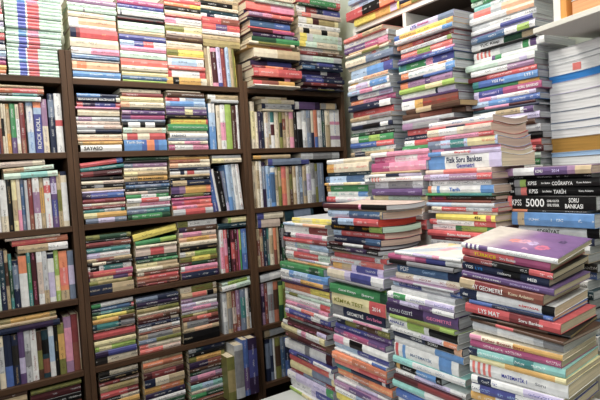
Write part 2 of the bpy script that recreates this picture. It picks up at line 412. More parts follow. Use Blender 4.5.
# ================================================================== middle bookcase
# ---- top shelf
shelf_stack(0, 73, 121, '''
-4 MV
1.5 MT
5.5 MT:GY.3-.34
9.8 C:MT.75-1
15.5 PE:W0-.2
23.5 W
26.8 R:NV0-.12,DR.12-.2 ink=PE
36.8 C
46.3 W:PK.4-1
53 LB
55.5 ST
58 W
60 PE:O.1-.3
67.8 BG
70.3 SB
76.3 W ink=-
''', 'left stack, middle bookcase, top shelf', G1, 'bottom', ymid=78)
shelf_stack(0, 122.5, 169, '''
-3 MG
2.5 IN
6.3 MT
9.3 W:NV.05-.08 ink=MV
14 K ink=DR
20 MT
28.3 TN
33 IN ink=W
38.5 IN:LB0-.3,R.5-.72,W.72-1
44.8 PK
50 MT
57 CO
64.8 C
70 YC
75 ST
79 LM ink=-
''', 'second stack from left, middle bookcase, top shelf', G1, 'bottom', ymid=80)
shelf_stack(0, 169.5, 206, '''
-3 R
1 O:Y.7-1
5 DK
9 C
13.5 CO
15.5 PK:W.3-1
22 C
24.5 OL:YC.5-1 ink=K
30.5 BG
34.8 BR ink=TN
39.8 C
46.5 PE
48.5 Y:OL0-.3
55 PE
57.2 W:LB.1-.8
65 CO
69 R:W.15-.85 x=166-206 ink=R
76.5 GD:K.15-.3,C.85-1 x=167-207
''', 'third stack from left, middle bookcase, top shelf', G1, 'bottom', ymid=84)
shelf_stack(0, 203, 241, '''
-4 TN
0 K:TN.85-1
4.8 C
8.3 DT ink=W
12 W:NV.15-.35
15.8 R:RB.5-1 ink=C
22.2 R:P.35-.65 ink=PE
28.6 W
33.2 TN
38.4 KH
''', 'lying on the upright books, middle bookcase, top shelf', G3, 'bottom', zbase=z_at(.99, YF+.012, 45.3), ymid=46)
row(0, '''
207.5 46 TN
210.5 46.5 C
213.5 48 PK:MR.1-.9 ink=W
219 46.5 IN:LI.1-1 ink=W
223.3 46.5 DR ink=PE
227.8 47.5 LB
231.3 48.5 TN
234.5 49 OL
237 56 Y ink=-
''', 239.6, 'middle bookcase, top shelf', G2, lean=-2)
# ---- second shelf
shelf_stack(1, 77.5, 123, '''
92.6 SB:NV.55-1 x=77-119
96.3 NV:C.9-1 x=77-120|BAHADIR EKİNCİ@.03-.86@.55@W
101 IN:R0-.13,R.86-1,DP.13-.4 ink=W x=77-122
106.3 PK ink=-
108.5 C ink=TN x=78-120
115.3 LG:MV.05-.35 gap=1.2
120.8 BG
125 LG:BG.6-1
129.3 NV:LG0-.4 ink=-
132.8 C ink=RB gap=1
139 PE
141.3 TN:GD.1-1
145 W x=81-122|SAYASO@.08-.52@.5@K
''', 'left stack, middle bookcase, second shelf', G1)
shelf_stack(1, 123.5, 167, '''
88.2 C x=120-161
92 RB:DR.1-1 ink=W x=122-163
96.2 YC ink=OL
101.2 PE:C.2-1
107 K ink=TN
110 MV:P.2-1
114.3 MG:P0-.2 ink=-
119 GB
122 K:W.12-.4,W.52-.75 ink=-
127.3 MT:C.2-.9
133 R:C0-.1,C.34-.62 ink=-
140 B:SB0-.4,O.52-.7,SB.8-1|Tarih Soru@.05-.45@.24@W@.78
''', 'second stack, middle bookcase, second shelf', G1)
shelf_stack(1, 168.5, 208.5, '''
90.3 C x=166-200
91.8 BR ink=W x=167-204
96.5 W:R0-.35,LB.5-1
100.8 LB:SB.1-.7 ink=B
106 LG:P0-.45
109 P:YC.45-.65 ink=W
114.6 K ink=TN
118.2 Y:R.95-1 ink=R x=171-208
124 G ink=W x=168-208
130.6 C
133.3 W x=170-208|YABANCI@.03-.4@.5@NV
138 GB
141.3 C:PK.4-.8
144.6 W:MG0-.15,PK.6-1
''', 'third stack, middle bookcase, second shelf', G1)
shelf_stack(1, 210, 243.5, '''
94 TN:W0-.25 x=208-245
98.9 LG x=211-243 ink=-
''', 'lying on the upright books, middle bookcase, second shelf', G3, zbase=z_at(1.07, YF+.012, 102.8), ymid=103)
row(1, '''
210.5 103.5 SB:W.8-1,LB.5-.8 ink=W
217 106 DK ink=-
218.5 105 C
222.5 104.5 W:PK.2-.6
227.5 104.5 LM ink=-
233.3 106 BR
236.5 105.5 MR
238.3 105 W
''', 241.8, 'middle bookcase, second shelf', G2)  # charcoal entry is shade: the dark gap between two books drawn as one
# ---- third shelf
shelf_stack(2, 83, 127, '''
163.5 R:B.85-1 ink=PK x=79-123 tilt=7
168.6 T x=80-127 tilt=5
172.5 DR:MR.3-1 tilt=3
178 K ink=TN
181.8 C:BG.5-1
185.2 K:LG.3-.52 ink=W
189 TN
192 LI
194 IN:DP0-.2,B.6-1 ink=W x=81-124
199.7 DR ink=PK
204.3 W:C.2-1
207.3 DR
210.3 T:LG.5-.9
214 YC:GD.3-1 ink=- x=83-127
219.5 GB:LI.3-.7 x=86-127
''', 'left stack, middle bookcase, third shelf', G1)
shelf_stack(2, 127.5, 171.5, '''
157.8 DG x=126-169
161 K ink=-
163.4 GB:MV.2-1
168 C
172.5 YC:TN.3-1
176.3 GD:TN0-.3|BİZİM ZAMANIMIZ@.14-.92@.42@K
182.2 NV
185.5 ST:GB.2-.8
189 K:DT.3-1 ink=W
192 BG:GY.5-1
195.2 G:W.35-.7
199.2 W:R.32-.72
203.7 PK:C0-.3
207.2 LG
210 T:GB0-.45 ink=W
215 DG:G.1-.8 ink=MT
''', 'second stack, middle bookcase, third shelf', G1)
shelf_stack(2, 172.5, 213, '''
154.8 BR:TN0-.4
157.5 GD
160.2 RB:C.75-1 ink=TN
163.7 PE:C.2-1
168.3 NV
171 W:NV.25-.35,R.42-.6 ink=-
175.4 TN
178 K ink=W
181.2 NV:TN.05-.4 ink=C
186.6 P:GD.35-.88,O.88-1,MV.2-.35 ink=-
194.6 K:OL.3-.8
198.4 MG
201 R:MG0-.3,CO.7-1 ink=PK
206.4 CO:PK.1-.6
210.2 LG:R.3-.8 ink=-
''', 'third stack, middle bookcase, third shelf', G1)
shelf_stack(2, 212, 242, '''
155.6 LG ink=-
158.7 YC:C.4-1
''', 'lying on the upright books, middle bookcase, third shelf', G3, zbase=z_at(1.07, YF+.012, 163), ymid=163)
row(2, '''
214 169 IN:B.2-.9 ink=W
219.5 169 W ink=-
222 171.5 K ink=W
227 171 LI:GB.2-1 lean=-5
230 165 SB:LB.3-1 ink=- lean=-4
234 164.5 LB lean=-4
237 164 W lean=-4
240.5 164 LG:W.1-1 lean=-4
''', 244, 'middle bookcase, third shelf', G2, lean=-8)
# ---- fourth shelf
shelf_stack(3, 88, 134, '''
236.5 OL:DG.3-.9 x=84-131
241.2 K
244 DR:RB.6-1 ink=TN x=85-131
248.6 DK
250 T ink=W
254.2 LI:W.3-1
260.2 TN:RB.2-.6
264 K:C.1-.4
267.3 W:T.35-.8,K.05-.25
273 R:DR0-.1,MG.6-1 ink=PE
278.8 P:YC.03-.55,R.9-1 ink=K
283 OL:KH.2-.9
286.8 NV:TN.5-1 ink=C
''', 'left stack, middle bookcase, fourth shelf', G1)
shelf_stack(3, 138, 180.5, '''
235 Y ink=K x=133-177 tilt=9
242 G:LM.6-1 ink=- tilt=3
246.4 C
249.4 BG:R.35-.68 ink=-
257.4 NV:DG.3-1
261 DG:G.4-1
264.3 YC:TN.5-1
269.2 C:TN.6-1
273.2 RB:C.0-.15
277.2 DO:R.3-1 ink=C
281.7 RB
285.2 MR:DR.2-.7 ink=PE
''', 'second stack, middle bookcase, fourth shelf', G1)
shelf_stack(3, 181.5, 219, '''
222.3 W:OL0-.25 x=178-217
228.2 DP:BR.2-1
233.3 BG:PK.1-.6
238.3 PE:GD.2-.8
243 C
247.6 K ink=TN
252.6 YC:W0-.15,LM.4-1
258 OL:Y.3-.8
263.5 MR:DG.3-.8
267.4 W:PK.1-1
272.4 R
274 DP:NV.1-.9 ink=LI
''', 'third stack, middle bookcase, fourth shelf', G1)
shelf_stack(3, 218, 248.5, '''
218.8 YC:LM0-.15 x=228-248
224.3 DT ink=W
''', 'lying on the upright books, middle bookcase, fourth shelf', G3, zbase=z_at(1.07, YF+.012, 228.6), ymid=228)
row(3, '''
221.5 230 W:PK.1-.6 ink=R
225.5 230 R:PK.4-.8 ink=W
229 230 K ink=LG
232.5 230 MR:R.3-.7 ink=PK
236.5 229.5 DR:MR.5-1 ink=PK
239.7 229.5 MG ink=-
241.2 229.5 G:LM.5-1 ink=-
243.2 229 B:SB.4-.9 ink=W
''', 249, 'middle bookcase, fourth shelf', G2)
# ---- fifth shelf
shelf_stack(4, 95.5, 138.5, '''
305.3 W:G0-.22 ink=- tilt=1.5
309.5 NV:ST.2-.9,R.94-1 ink=W
313.8 DG:T.2-.7
317.2 OL:Y.1-.8
321 GD:BR.6-1
325.6 DT:T.1-.6,GY.66-1
331.5 BR
333.8 R ink=-
340.6 BR ink=-
342.8 YC ink=K
348 LM:YC.1-.4
353.3 IN:DP0-.3 ink=W
359 C:DK0-.28
''', 'left stack, middle bookcase, fifth shelf', G1)
shelf_stack(4, 140, 182.5, '''
299 GB:NV.5-1
303.8 DP
308 DK
310.2 KH:OL.5-1
314.8 C
317.8 RB:BR.6-1 ink=C
322 MR:C.8-1
325.6 NV
329 W:BG.3-.8
333.5 RB
336.2 TN:GY.2-.8 ink=K
341.5 GB:OL.4-1
345.8 C:CO0-.2,BG.2-.4
351 CO:BG.55-1
''', 'second stack, middle bookcase, fifth shelf', G1)
shelf_stack(4, 183.5, 220, '''
289 C:OL.3-.9 tilt=1.5
294.8 TN:CO.3-.7,K.72-.9 ink=-
299.8 MV:GY.3-1
304.8 LI:W.4-1
309 MV:PK.3-.8
313 W
315.8 OL:YC.3-.7
318.8 RB:CO.4-.8
323 TN:GY.1-.7,MR.7-1
329.6 TN:PE.3-.8
334 K ink=C
''', 'third stack, middle bookcase, fifth shelf', G1)
shelf_stack(4, 222, 252, '''
283.5 MT:LM.2-.9 tilt=5
287.3 W:MT.5-1 tilt=5
''', 'lying on the upright books, middle bookcase, fifth shelf', G3, zbase=z_at(1.05, YF+.012, 291.5), ymid=291)
row(4, '''
224.5 294 LG:W.3-.8 pg=W
229 292 TN:GY.1-.6
233.5 291.5 RB:BG.2-.6
238 290.5 MV:RB.1-.4
242 289.5 GB:T.3-.8
247 288.5 C:W.3-1
250.5 288 K:LG0-.4
''', 253.8, 'middle bookcase, fifth shelf', G2)
# ---- sixth shelf
shelf_stack(5, 103, 143, '''
373.8 C:DK0-.26
378.6 K ink=TN
383.5 DR:BR.5-1
387.6 TN:KH.2-.9
394 R:DR.7-1 ink=W
400.5 DK:C.5-1
405 GD
411 NV ink=W
417 C
423 RB ink=C
429 LG
''', 'left stack, middle bookcase, sixth shelf', G1)
shelf_stack(5, 147, 187.5, '''
360 C:TN.4-1
364.2 O:DO.5-1
369.3 TN
374.3 MR:DR.2-.8 ink=C
381 C:NV0-.26,TN.6-1
389.4 GD:O.4-.9
395.6 DP:NV.3-.8 ink=W
401 W
406 DG ink=W
412 R
418 LI
''', 'second stack, middle bookcase, sixth shelf', G1)
shelf_stack(5, 192, 229, '''
347.8 DT:LG0-.2,NV.4-1
354.5 K
358.4 OL:GD.2-.9
364 DP:RB.5-1
370 BR
373.6 DG:GY.3-.8
377.4 MV:PK.2-.7
382.6 MR
386 AQ:LB.3-.6,G.85-1
391.8 C:LG.4-1
395.8 G:DG.4-1
400.5 RB
404 KH
''', 'third stack, middle bookcase, sixth shelf', G1)
row(5, '''
229.5 358 OL:KH.2-.7 ink=-
237 346 LG:GY.2-.9 ink=-
245.5 340.5 B:P.1-.5 ink=LI
251 339 DP:IN.3-.8 ink=LI
''', 259.5, 'big volume, middle bookcase, sixth shelf', G2, Y=2.17, W=.19)

# ================================================================== left bookcase
def mint(i):
    if i in (1, 9, 10, 17): return 'MT:SB.22-.36,PK.38-.58'
    return 'MT:BB.22-.36,W.36-.39,RR.39-.6'
shelf_stack(0, 9, 62, '\n'.join('%.1f %s ink=%s x=%.1f-%.1f pg=MT' % (-8+i*3.85, mint(i), 'ST', 3.3+i*.27+random.uniform(-.3, .3), 60.5+i*.08) for i in range(22)),
            'stack of matching mint books, left bookcase, top shelf', 'matching mint, blue and red books', 'bottom', ymid=77)
shelf_stack(0, -38, 8, '''
-4 PK
3 R
9 W
16 LI
22 MT
28 W:R.7-1
36 NV
41 W
47 LB
53 W:P.8-1
57 PK:MG.6-1
62 GD
67 YC:O.7-1
71 W
''', 'stack cut by the photo edge, left bookcase, top shelf', G1, 'bottom', ymid=74)
shelf_stack(1, -20, 45, '''
83 TN
86.2 DO:R.5-.9 ink=C
91.6 K:T.5-.9
95 W:MT.4-.9 ink=- x=-20-41
''', 'lying on the upright books, left bookcase, second shelf', G3, zbase=z_at(.24, YF+.012, 101.5), ymid=100)
row(1, '''
-2 104 P
1.3 103 RB:TN.5-1
4 103.5 C:K.35-.7 ink=-
6.6 104 C
9 103.5 GD:TN.4-.9
13 103.5 P:G.32-1 ink=W
18.3 104 C:W.2-.7
22.3 103 RB:DR.3-.8 ink=C
27.5 103.5 DK
29.5 100 LB:W.4-.9 ink=B
''', 36.5, 'left part, left bookcase, second shelf', G2)
row(1, '''
36.5 99 IN:O.84-1,LB.72-.84|ROCK ROLL@.08-.66@.5@W
44.5 99 W:MV.5-1,C0-.5 ink=P
''', 50.5, 'middle part, left bookcase, second shelf', G2)
row(1, '''
51.5 93.5 NV:GB.6-.9 ink=W
57.7 93.5 W:R.45-.55 ink=NV
''', 66, 'by the right panel, left bookcase, second shelf', G2)
shelf_stack(2, -25, 46, '''
164 C:BG.3-.8 x=-20-45 tilt=5
170 TN:MT.4-1 x=3-54 tilt=4
175 MT:AQ.3-.8 x=4-58 tilt=2
''', 'lying on the upright books, left bookcase, third shelf', G3, zbase=z_at(.24, YF+.012, 178.8), ymid=178)
row(2, '''
-2 180 W
2.5 180 C:W.3-1 ink=K
9.8 179.5 K ink=TN
14.8 180 YC:TN.2-.6
19.8 179.5 PK:C.4-1 ink=-
23.6 179 GB:ST.3-.9
27.6 180 LG ink=-
31 178.5 RB:DR.3-.8 ink=C
35.6 176.5 W:MV.3-.7 ink=DR
42.5 177.5 TN:GD.3-.8
47 178 W:R.7-.85 ink=R
53.8 172 P:IN.2-.5,LI.6-.8 ink=W
59.8 174 TN:OL.3-.7
64 171.5 C:NV.93-1,W.1-.8 ink=-
''', 70.3, 'left bookcase, third shelf', G2)
shelf_stack(3, 14, 68, '''
236.5 BG:C.3-.9 x=5-60 tilt=2.5
241 R:DO.6-1 ink=PE x=12-68 tilt=1.5
247 TN:W.6-1 x=18-68
''', 'lying on the upright books, left bookcase, fourth shelf', G3, zbase=z_at(.29, YF+.012, 250.5), ymid=250)
row(3, '''
-2 252 MT
2.5 251 NV:DT.4-.8 ink=W
8.2 251 TN:BR.4-.8
12 254 T:DG.2-.7
15.4 261 NV:GB.4-.9
21.7 256.5 W:O.66-1 ink=-
30.2 252.5 T:G.3-.8
34 253 MR ink=PK
39.8 252 W:BG.2-.8 ink=GY
45.5 251 LG:TN.0-.25
50.5 253 W:NV.88-.97,LI.1-.6 ink=-
57.3 250 LM:YC.2-.5 ink=W
62 251.5 O:CO.3-.66,TN0-.2 ink=DR
70.5 251 GB:LI.3-.7 ink=-
''', 77, 'left bookcase, fourth shelf', G2)
shelf_stack(4, -10, 57, '''
322.3 KH:GD.3-.9 x=-10-56
327.3 TN x=-10-57
331.3 NV:DP.4-.9 ink=- x=-10-60
''', 'lying on the upright books, left bookcase, fifth shelf', G3, yb=337.5, ymid=335)
row(4, '''
-4 338 LG
1 337 C:LG.3-.8
7 336.5 B:NV.4-1 ink=-
15 336 NV:DK.4-.8 ink=TN
21.5 332 P:LI.2-.5 ink=-
27.5 330.5 LG:GY.3-.6
33.5 329.5 W ink=DR
40 332 BR:OL.2-.6 ink=-
44.8 331 DT:RB.1-.4,K.5-.8 ink=-
51.5 326.5 W:LB.3-.8 ink=-
57 326 K ink=KH
60.8 324 OL:GD.3-.8 ink=BR
67.3 317.5 MV:PK.2-.8 ink=-
75 315 RB:DR.5-1 ink=-
81.5 313 TN:BG.2-.9 ink=- 
''', 84.5, 'left bookcase, fifth shelf', G2)
shelf_stack(5, 34, 86, '''
392 OL
396 MR ink=LG
404 K ink=W
412 RB
420 C
428 DG
438 TN
''', 'stack, left bookcase, sixth shelf', G1)
shelf_stack(5, -16, 32, '''
398 BR
406 TN
414 NV
424 R
436 C
446 W
''', 'stack at photo edge, left bookcase, sixth shelf', G1)

# ================================================================== corner bookcase
YR = 2.16
shelf_stack(0, 252, 300, '''
-9 C
-3 MT x=254-293
0.5 CO:PK.5-1 ink=-
8 NV:DP.3-.8,GB.4-.6 ink=-
11.5 PK:MV0-.3,CO.5-1
15.5 NV:DP.5-1
18.3 ST:B.6-1 ink=W x=251-291
24.8 R:CO.4-1 ink=- 
27.6 MR:MG.5-1 ink=-
31.2 DP:GB.7-.9 ink=W x=252-297
35.6 DG:G.5-1 ink=- x=251-298
40.8 C:OL.2-.9 ink=-
43.4 GD:CO.5-1 ink=-
46.6 C:TN.5-1 ink=- x=254-300
56 K ink=- x=260-298
58.4 DP:IN.4-1 ink=-
63.8 DR:O.3-.7
66.8 R:CO.1-.5 ink=W x=254-302
75 BR:K.4-.8,PK.8-.95 ink=-
79 GD:R0-.2,RB.2-.6 ink=-
83.6 W:C.3-1 ink=-
''', 'left stack, corner bookcase, top shelf', G1, 'bottom', Y=YR, W=.23, ymid=88, jit=.02)  # inset black entry paints the dark gap in the stack as a thin book
shelf_stack(0, 302, 345, '''
-9 W
-4 R:G.3-.9
1.5 DG:DR.7-1
4.2 NV:W0-.2,DR.22-.45,IN.6-1 ink=W
11 BG:CO.1-.3
15.5 YC:W0-.2,MR.35-.5,KH.5-.9 ink=-
21.8 W ink=NV
26.6 C:K.1-.25,K.55-.7 ink=-
32 LG:Y0-.16,MT.3-.9 ink=OL
40 MT:Y0-.14,C.4-.9
46 C:W.1-.6
50 DR:BR.4-1
53.8 LG:MT.3-.8 ink=GY
59.8 NV:IN.4-.8
65 ST:NV.3-1
69 DP:W.5-.66 ink=-
73 IN:DP.5-1
77.3 NV:IN.1-.5
81.8 MR:DR.2-.6
85.2 MR:DP.5-1
88.6 NV:OL.35-.75 ink=W
''', 'right stack, corner bookcase, top shelf', G1, 'bottom', Y=2.19, W=.22, ymid=93, jit=.014)
# leaning pair on top
shelf_stack(1, 256, 296, '''
96 TN:C.3-.8 x=256-287 ink=-
98.6 C:YC.2-.6 x=261-294 ink=-
103 NV:LG.1-.9 ink=NV x=262-295
108.4 C ink=- x=262-293
''', 'left pile on upright books, corner bookcase, second shelf', G3, zbase=z_at(1.28, YF+.012, 111), ymid=110)
shelf_stack(1, 296, 337, '''
101.4 P:W0-.16,DP.8-1 ink=- x=295-320
''', 'left end white, on upright books, corner bookcase, second shelf', G3, zbase=z_at(1.53, YF+.012, 109.2), ymid=108)
shelf_stack(1, 320.5, 337, '''
103 GY:TN.3-.9 ink=- x=321-336
''', 'beside the purple one, corner bookcase, second shelf', G3, zbase=z_at(1.65, YF+.012, 109.2), ymid=108)
row(1, '''
252 101.5 C:YC.2-.8
256.5 112 C
259 111.5 DP
262 112 NV ink=W
265.5 112 C:W.3-.7
269.5 111.5 W:TN.1-.4
272.5 112 W:T.72-1,MR.36-.66 ink=-
276.2 112 C
280.5 112 OL:DK.3-.7 ink=-
283.4 111.5 TN:RB.5-.8
287.5 111.5 BG:TN.3-.9
291 111.5 PK:TN.3-.8 ink=-
295 112 DK
298.5 112 K:W.52-1 ink=-
303.5 110.5 LG:W.2-.7
308 110.5 GB:GY.4-.8
312 110.5 C:NV0-.4 ink=-
315 110 DO:B0-.28 ink=-
318.5 110 LG:W.3-.8
323 110 DT:DG.4-.7
326.5 110 C:TN0-.6
331 109.5 W:MV.2-.3,PK.6-.68 ink=B
''', 341.5, 'corner bookcase, second shelf', G2)
shelf_stack(2, 255, 300, '''
155.3 GD:TN.2-1 ink=- x=253-290
159.3 IN:GB.1-.8 ink=- x=268-309
''', 'left pile on upright books, corner bookcase, third shelf', G3, zbase=z_at(1.35, YF+.012, 165.5), ymid=165)
shelf_stack(2, 301, 339, '''
153 LG:GY.3-.8 ink=- x=301-339
''', 'above the right end, corner bookcase, third shelf', G3, zbase=z_at(1.6, YF+.012, 159.5), ymid=159)
row(2, '''
254.5 161 TN:C.2-.9
258.2 161 C:TN.4-.8
261.5 161 W
264 162 DP:GB.4-.9
268 166 LB:SB.2-.8
272 166 SB:ST.1-.8,W.84-.96 ink=-
276.5 167 C:TN.4-.8
280 167 OL:TN.5-.9
283 166.5 CO:O.3-.7 ink=-
288 166.5 TN
291.2 166.5 BR:OL.4-.8
294.5 166 TN:C.3-.7
297.5 166 LG
300.5 165.5 GB:LB.3-.7
304.5 165.5 TN:GY.2-.6
308 161 W:LI.3-.7 ink=NV
312.5 163 GY:LG.2-.6
316.5 163.5 OL:GY.4-.8
319.5 163 GB
''', 325.5, 'corner bookcase, third shelf', G2)
shelf_stack(3, 258, 282, '''
213.5 C:IN0-.25 ink=- x=257-283 tilt=-4 w=.16
219.8 BG:IN0-.15 ink=- x=258-280 tilt=-2 w=.16
''', 'blue left end, on upright books, corner bookcase, fourth shelf', G3, zbase=z_at(1.3, YF+.012, 227), ymid=227)
shelf_stack(3, 285, 313, '''
211.5 DT:GB.3-.9 ink=- x=285-313 tilt=4
''', 'tilted on upright books, corner bookcase, fourth shelf', G3, zbase=z_at(1.45, YF+.012, 222), ymid=220)
row(3, '''
258 229 TN:RB.3-.7
261.3 229 RB:TN.4-.8
264.3 228.5 NV:DT.3-.8
268 228 T:GY.3-.7
270.8 228 C:TN.3-.8
274.5 228 O:RB0-.4 ink=-
277.8 227.5 TN
280.5 227.5 K
283 224 DG:GY.4-.9
286.4 223.5 BR
289 223 OL
292.5 223 K:TN.4-.8
296 223 GB
300 223 RB
''', 304, 'corner bookcase, fourth shelf', G2)
shelf_stack(4, 261, 291, '''
275.5 LG:W.3-.8 ink=- x=260-290 tilt=5
''', 'tilted on upright books, corner bookcase, fifth shelf', G3, zbase=z_at(1.3, YF+.012, 281), ymid=281)
row(4, '''
263 284 MV:DP.3-.7
266.3 283.5 RB:DR.4-.8
269.7 282.5 LG:GY.3-.7
275.3 282 DO:BR.3-.8 ink=-
280 281.5 DG:LM.4-.9 ink=-
284.3 281 LM:OL.3-.8 ink=-
287.3 280.5 TN
290.5 280 K
294 280 GB
298 280 BR
''', 302, 'corner bookcase, fifth shelf', G2)
shelf_stack(5, 266, 287, '''
331 TN:LG.2-.8 ink=- x=265-290 tilt=5
''', 'tilted on upright books, corner bookcase, sixth shelf', G3, zbase=z_at(1.3, YF+.012, 336), ymid=335)
row(5, '''
267.5 340 NV:GB.3-.9 ink=-
272.3 339.5 GB:NV.2-.6 ink=-
275.3 339 W ink=-
277.3 338.5 OL:BR.3-.8 ink=-
282.5 338 GB:ST.2-.7
286.8 337.5 B:NV.4-.9 ink=LB
291 337 DK
296 337 C
300 337 BR
''', 305, 'corner bookcase, sixth shelf', G2)

# ================================================================== white unit against the right wall, stepped stand, table
t = empty('shelf_unit', 'white laminate shelf unit against the right wall, books piled on top', 'shelf unit', None, (1.83, 1.6, 0))
def wpart(nm, x0, x1, y0, y1, z0, z1, mat=WHITEM):
    m = MB(); m.box(x0-1.83, x1-1.83, y0-1.6, y1-1.6, z0, z1); return m.obj(nm, mat, t, .001)
XU = 1.72; ZU = z_at(XU, 1.984, 33.5)
wpart('top_board', XU+.0165, 1.949, 1.20, 1.984, ZU, ZU+.022, SHADEB)['label'] = 'top board with interior shade painted in brown'  # dark colour stands for the shade under the board
wpart('edge_band', XU, XU+.016, 1.20, 1.984, ZU, ZU+.022)
wpart('side_panel', XU, 1.949, 1.962, 1.984, 0, ZU-.0005)
dv = on_x(404, 20, XU).y
wpart('divider', XU+.001, 1.935, dv-.01, dv+.01, 1.46, ZU-.0005)
wpart('side_panel', XU, 1.949, 1.20, 1.222, 0, ZU-.0005)
wpart('shelf_board', XU+.003, 1.935, 1.2225, 1.9615, 1.438, 1.46)
wpart('back_panel', 1.936, 1.949, 1.2225, 1.9615, 0, ZU-.0005, SHADEB)  # interior shade put into the panel colour
TBL = .622
def block(what, X0, X1, ya, yb, z1):
    o = empty('display_block', 'pale block carrying the '+what, 'block', None, ((X0+X1)/2, (ya+yb)/2, 0))
    m = MB(); m.box(X0-(X0+X1)/2, X1-(X0+X1)/2, -(yb-ya)/2, (yb-ya)/2, 0, z1-.014); m.obj('body', DULL, o, .003)
    m = MB(); m.box(X0-(X0+X1)/2-.004, X1-(X0+X1)/2+.004, -(yb-ya)/2-.004, (yb-ya)/2+.004, z1-.0138, z1); m.obj('lid', WHITEM, o, .002)
tt = empty('display_table', 'pale grey table top beneath the front row of book stacks', 'table', None, (1.1, .95, 0))
def tpart(nm, x0, x1, y0, y1, z0, z1, mat):
    m = MB(); m.box(x0-1.1, x1-1.1, y0-.95, y1-.95, z0, z1); return m.obj(nm, mat, tt, .003)
tpart('table_top', .60, 1.25, .22, 1.745, TBL-.03, TBL, TABLEM)
for x in (.64, 1.21):
    for y in (.27, 1.69): tpart('leg', x-.02, x+.02, y-.02, y+.02, 0, TBL-.0302, LEGM)

GS = 'exam preparation books in the tall stacks at right'
def rstack(X, xl, xr, ymid, W, lines, zb, phrase, count='top', ang=-PI/2, jit=.012, yaw=2.2, page='LG', L=None, floor=None):
    a = on_x(xl, ymid, X)
    if L is None: L = a.y-on_x(xr, ymid, X).y
    O = (a.x, a.y)
    zbase = z_at(O[0], O[1], zb)
    r = stack(lines, O, ang, L, W, zbase, phrase, GS, count, jit, yaw, page, name='exam_book', floor=floor)
    return O, L, zbase

# ---- back row under and beside the white unit
ra = rstack(1.53, 348.5, 392.5, 75, .185, '''
39.5 CO:TN.5-1 x=345-385 pg=BG
43.5 W ink=B x=344-387
48.3 MG:P0-.5,PK.8-1 ink=W x=344-386
54 TN:RB.7-1
57.3 C:OL.4-.8
59.8 MT:W.4-.8,CO.6-.7
62.8 GB:C0-.45 ink=W x=349-395
69.2 C:DR.8-1
73 SB:LB0-.4,IN.8-1 ink=W x=352-394
81.2 W:PE.4-1
84.5 W:GD0-.2 ink=-
87 W:SB.55-.95,LI.2-.5 ink=MG
92.8 LB:PK.3-.6,W.6-1 ink=MG
97.2 W:NV0-.2,LI.7-1 ink=MG
102 PK:O0-.3,MG.6-1
107 NV:W.75-1 ink=W
113 R ink=W x=352-393
118.8 TN:GY.5-1
123 W:LG.4-1 ink=-
127 NV:K.3-.7,W.72-.9 ink=-
131 LG:W.3-.8
134.4 DG:DK.4-1
138 G:W0-.2,LM.45-.7
144 B:R.62-1 ink=W
149 W:MT.2-.8
153 TN:NV.1-.35
157 W:LI.5-1
161 GB
166 W
172 R
''', 178, 'stack against the pale wall strip')
rb = rstack(1.53, 399, 456, 65, .185, '''
30.3 LI:W0-.28,GB.75-1 x=397-455 top=W|LYS@.27-.38@.5@IN|Edebiyat@.41-.6@.45@MG
36.6 GD:B0-.1,Y.4-.9 x=396-455
41.6 W:SB.84-1 ink=R x=397-455
45.6 R:O0-.3,DR.5-1 x=396-452 gap=.6
50.4 W:LM.92-1 ink=GB
54.4 CO:LM.34-.6 ink=W
60 P:W.62-.85,PK.85-1 ink=PK
63 IN:B.5-1
66.3 T:G.15-.5,PK.52-.64,IN.64-1 ink=W
72.6 W:PE.75-.9
75 W:O0-.15,SB.84-1 ink=T x=401-456
81.4 NV:B.5-1 ink=-
84 MV:O0-.16,P.5-.6 ink=DP
90.4 LM:YC.5-.8 ink=-
95 W:NV.66-.7,LI.7-1 ink=-
100 P ink=-
102.3 RB:W0-.25,GD.25-.4 ink=R
111 BR:TN.2-.5 ink=- x=405-464 yaw=-6 warp=.003 pg=TN
116 BR:RB.3-.8 ink=- x=403-462 yaw=5 warp=.003 pg=BG
121 LG ink=-
125 MV:GY.3-1 ink=- x=404-440
131 R:DR.5-1 ink=W x=406-452
136.5 NV:R.5-.8 ink=W
141.5 W:R.2-.6
147 G
153 LI
160 W
168 B
''', 174, 'stack under the white unit divider')
rc = rstack(1.6, 473, 540, 75, .185, '''
-9 W
-3 G:MT.4-1 ink=W
3 MT:G.2-.4
7.5 AQ:W.3-.9 ink=T
13 LG:CO.1-.35,PE.5-1 ink=- x=466-540
20.5 W:PE.6-1 ink=-
26.6 LG:W.3-.9
32.4 W:IN.5-1 ink=-
36.8 MV:LI.4-1 ink=-
39 GB:ST.1-.55,W.55-.74,LM.74-.92,W.92-1 ink=W
45 W:DG.5-.76,TN.76-.92 x=470-538|TUC Kitap@.14-.44@.5@K
51.5 K ink=- x=480-536
53.5 W:CO.05-.08,CO.11-.14,CO.17-.2,CO.23-.26,LG.4-.7,G.72-.8,P.82-.9 ink=- x=471-543
60.2 W:P.3-.36,G.36-.46 ink=-
66 MT:W.5-1,LI.8-.9 x=468-536 ink=-
72.3 W:MV.6-1
78 DR:R.3-1 ink=PE x=468-537
82.8 B:T0-.1,SB.5-1 x=473-538|YGS Fen@.32-.52@.4@W@.55|LYS 1@.82-.94@.42@W@.55
89.5 G:GD.7-1 ink=- x=473-538
93 MG:LI0-.08,IN.08-.46 x=474-542|Geometri 1@.14-.4@.4@LI|SORU BANKASI@.68-.96@.42@W
99.5 LI:W.4-.9,PK.1-.3
103.5 SB:LB0-.3,B.6-1 x=470-540
109 MR:PK.2-.6 ink=-
111.8 DT:NV.4-1 ink=-
114.5 W:TN.4-.8,P.85-1
120 P:LI.3-1
126 RB:BR.5-1
131 W:LG.5-1
138 K
144 O:R.5-1
150 MR:R.4-.9
156 W:MT.5-1
162 G
168 W
176 NV
''', 184, 'tall stack behind the black exam books')
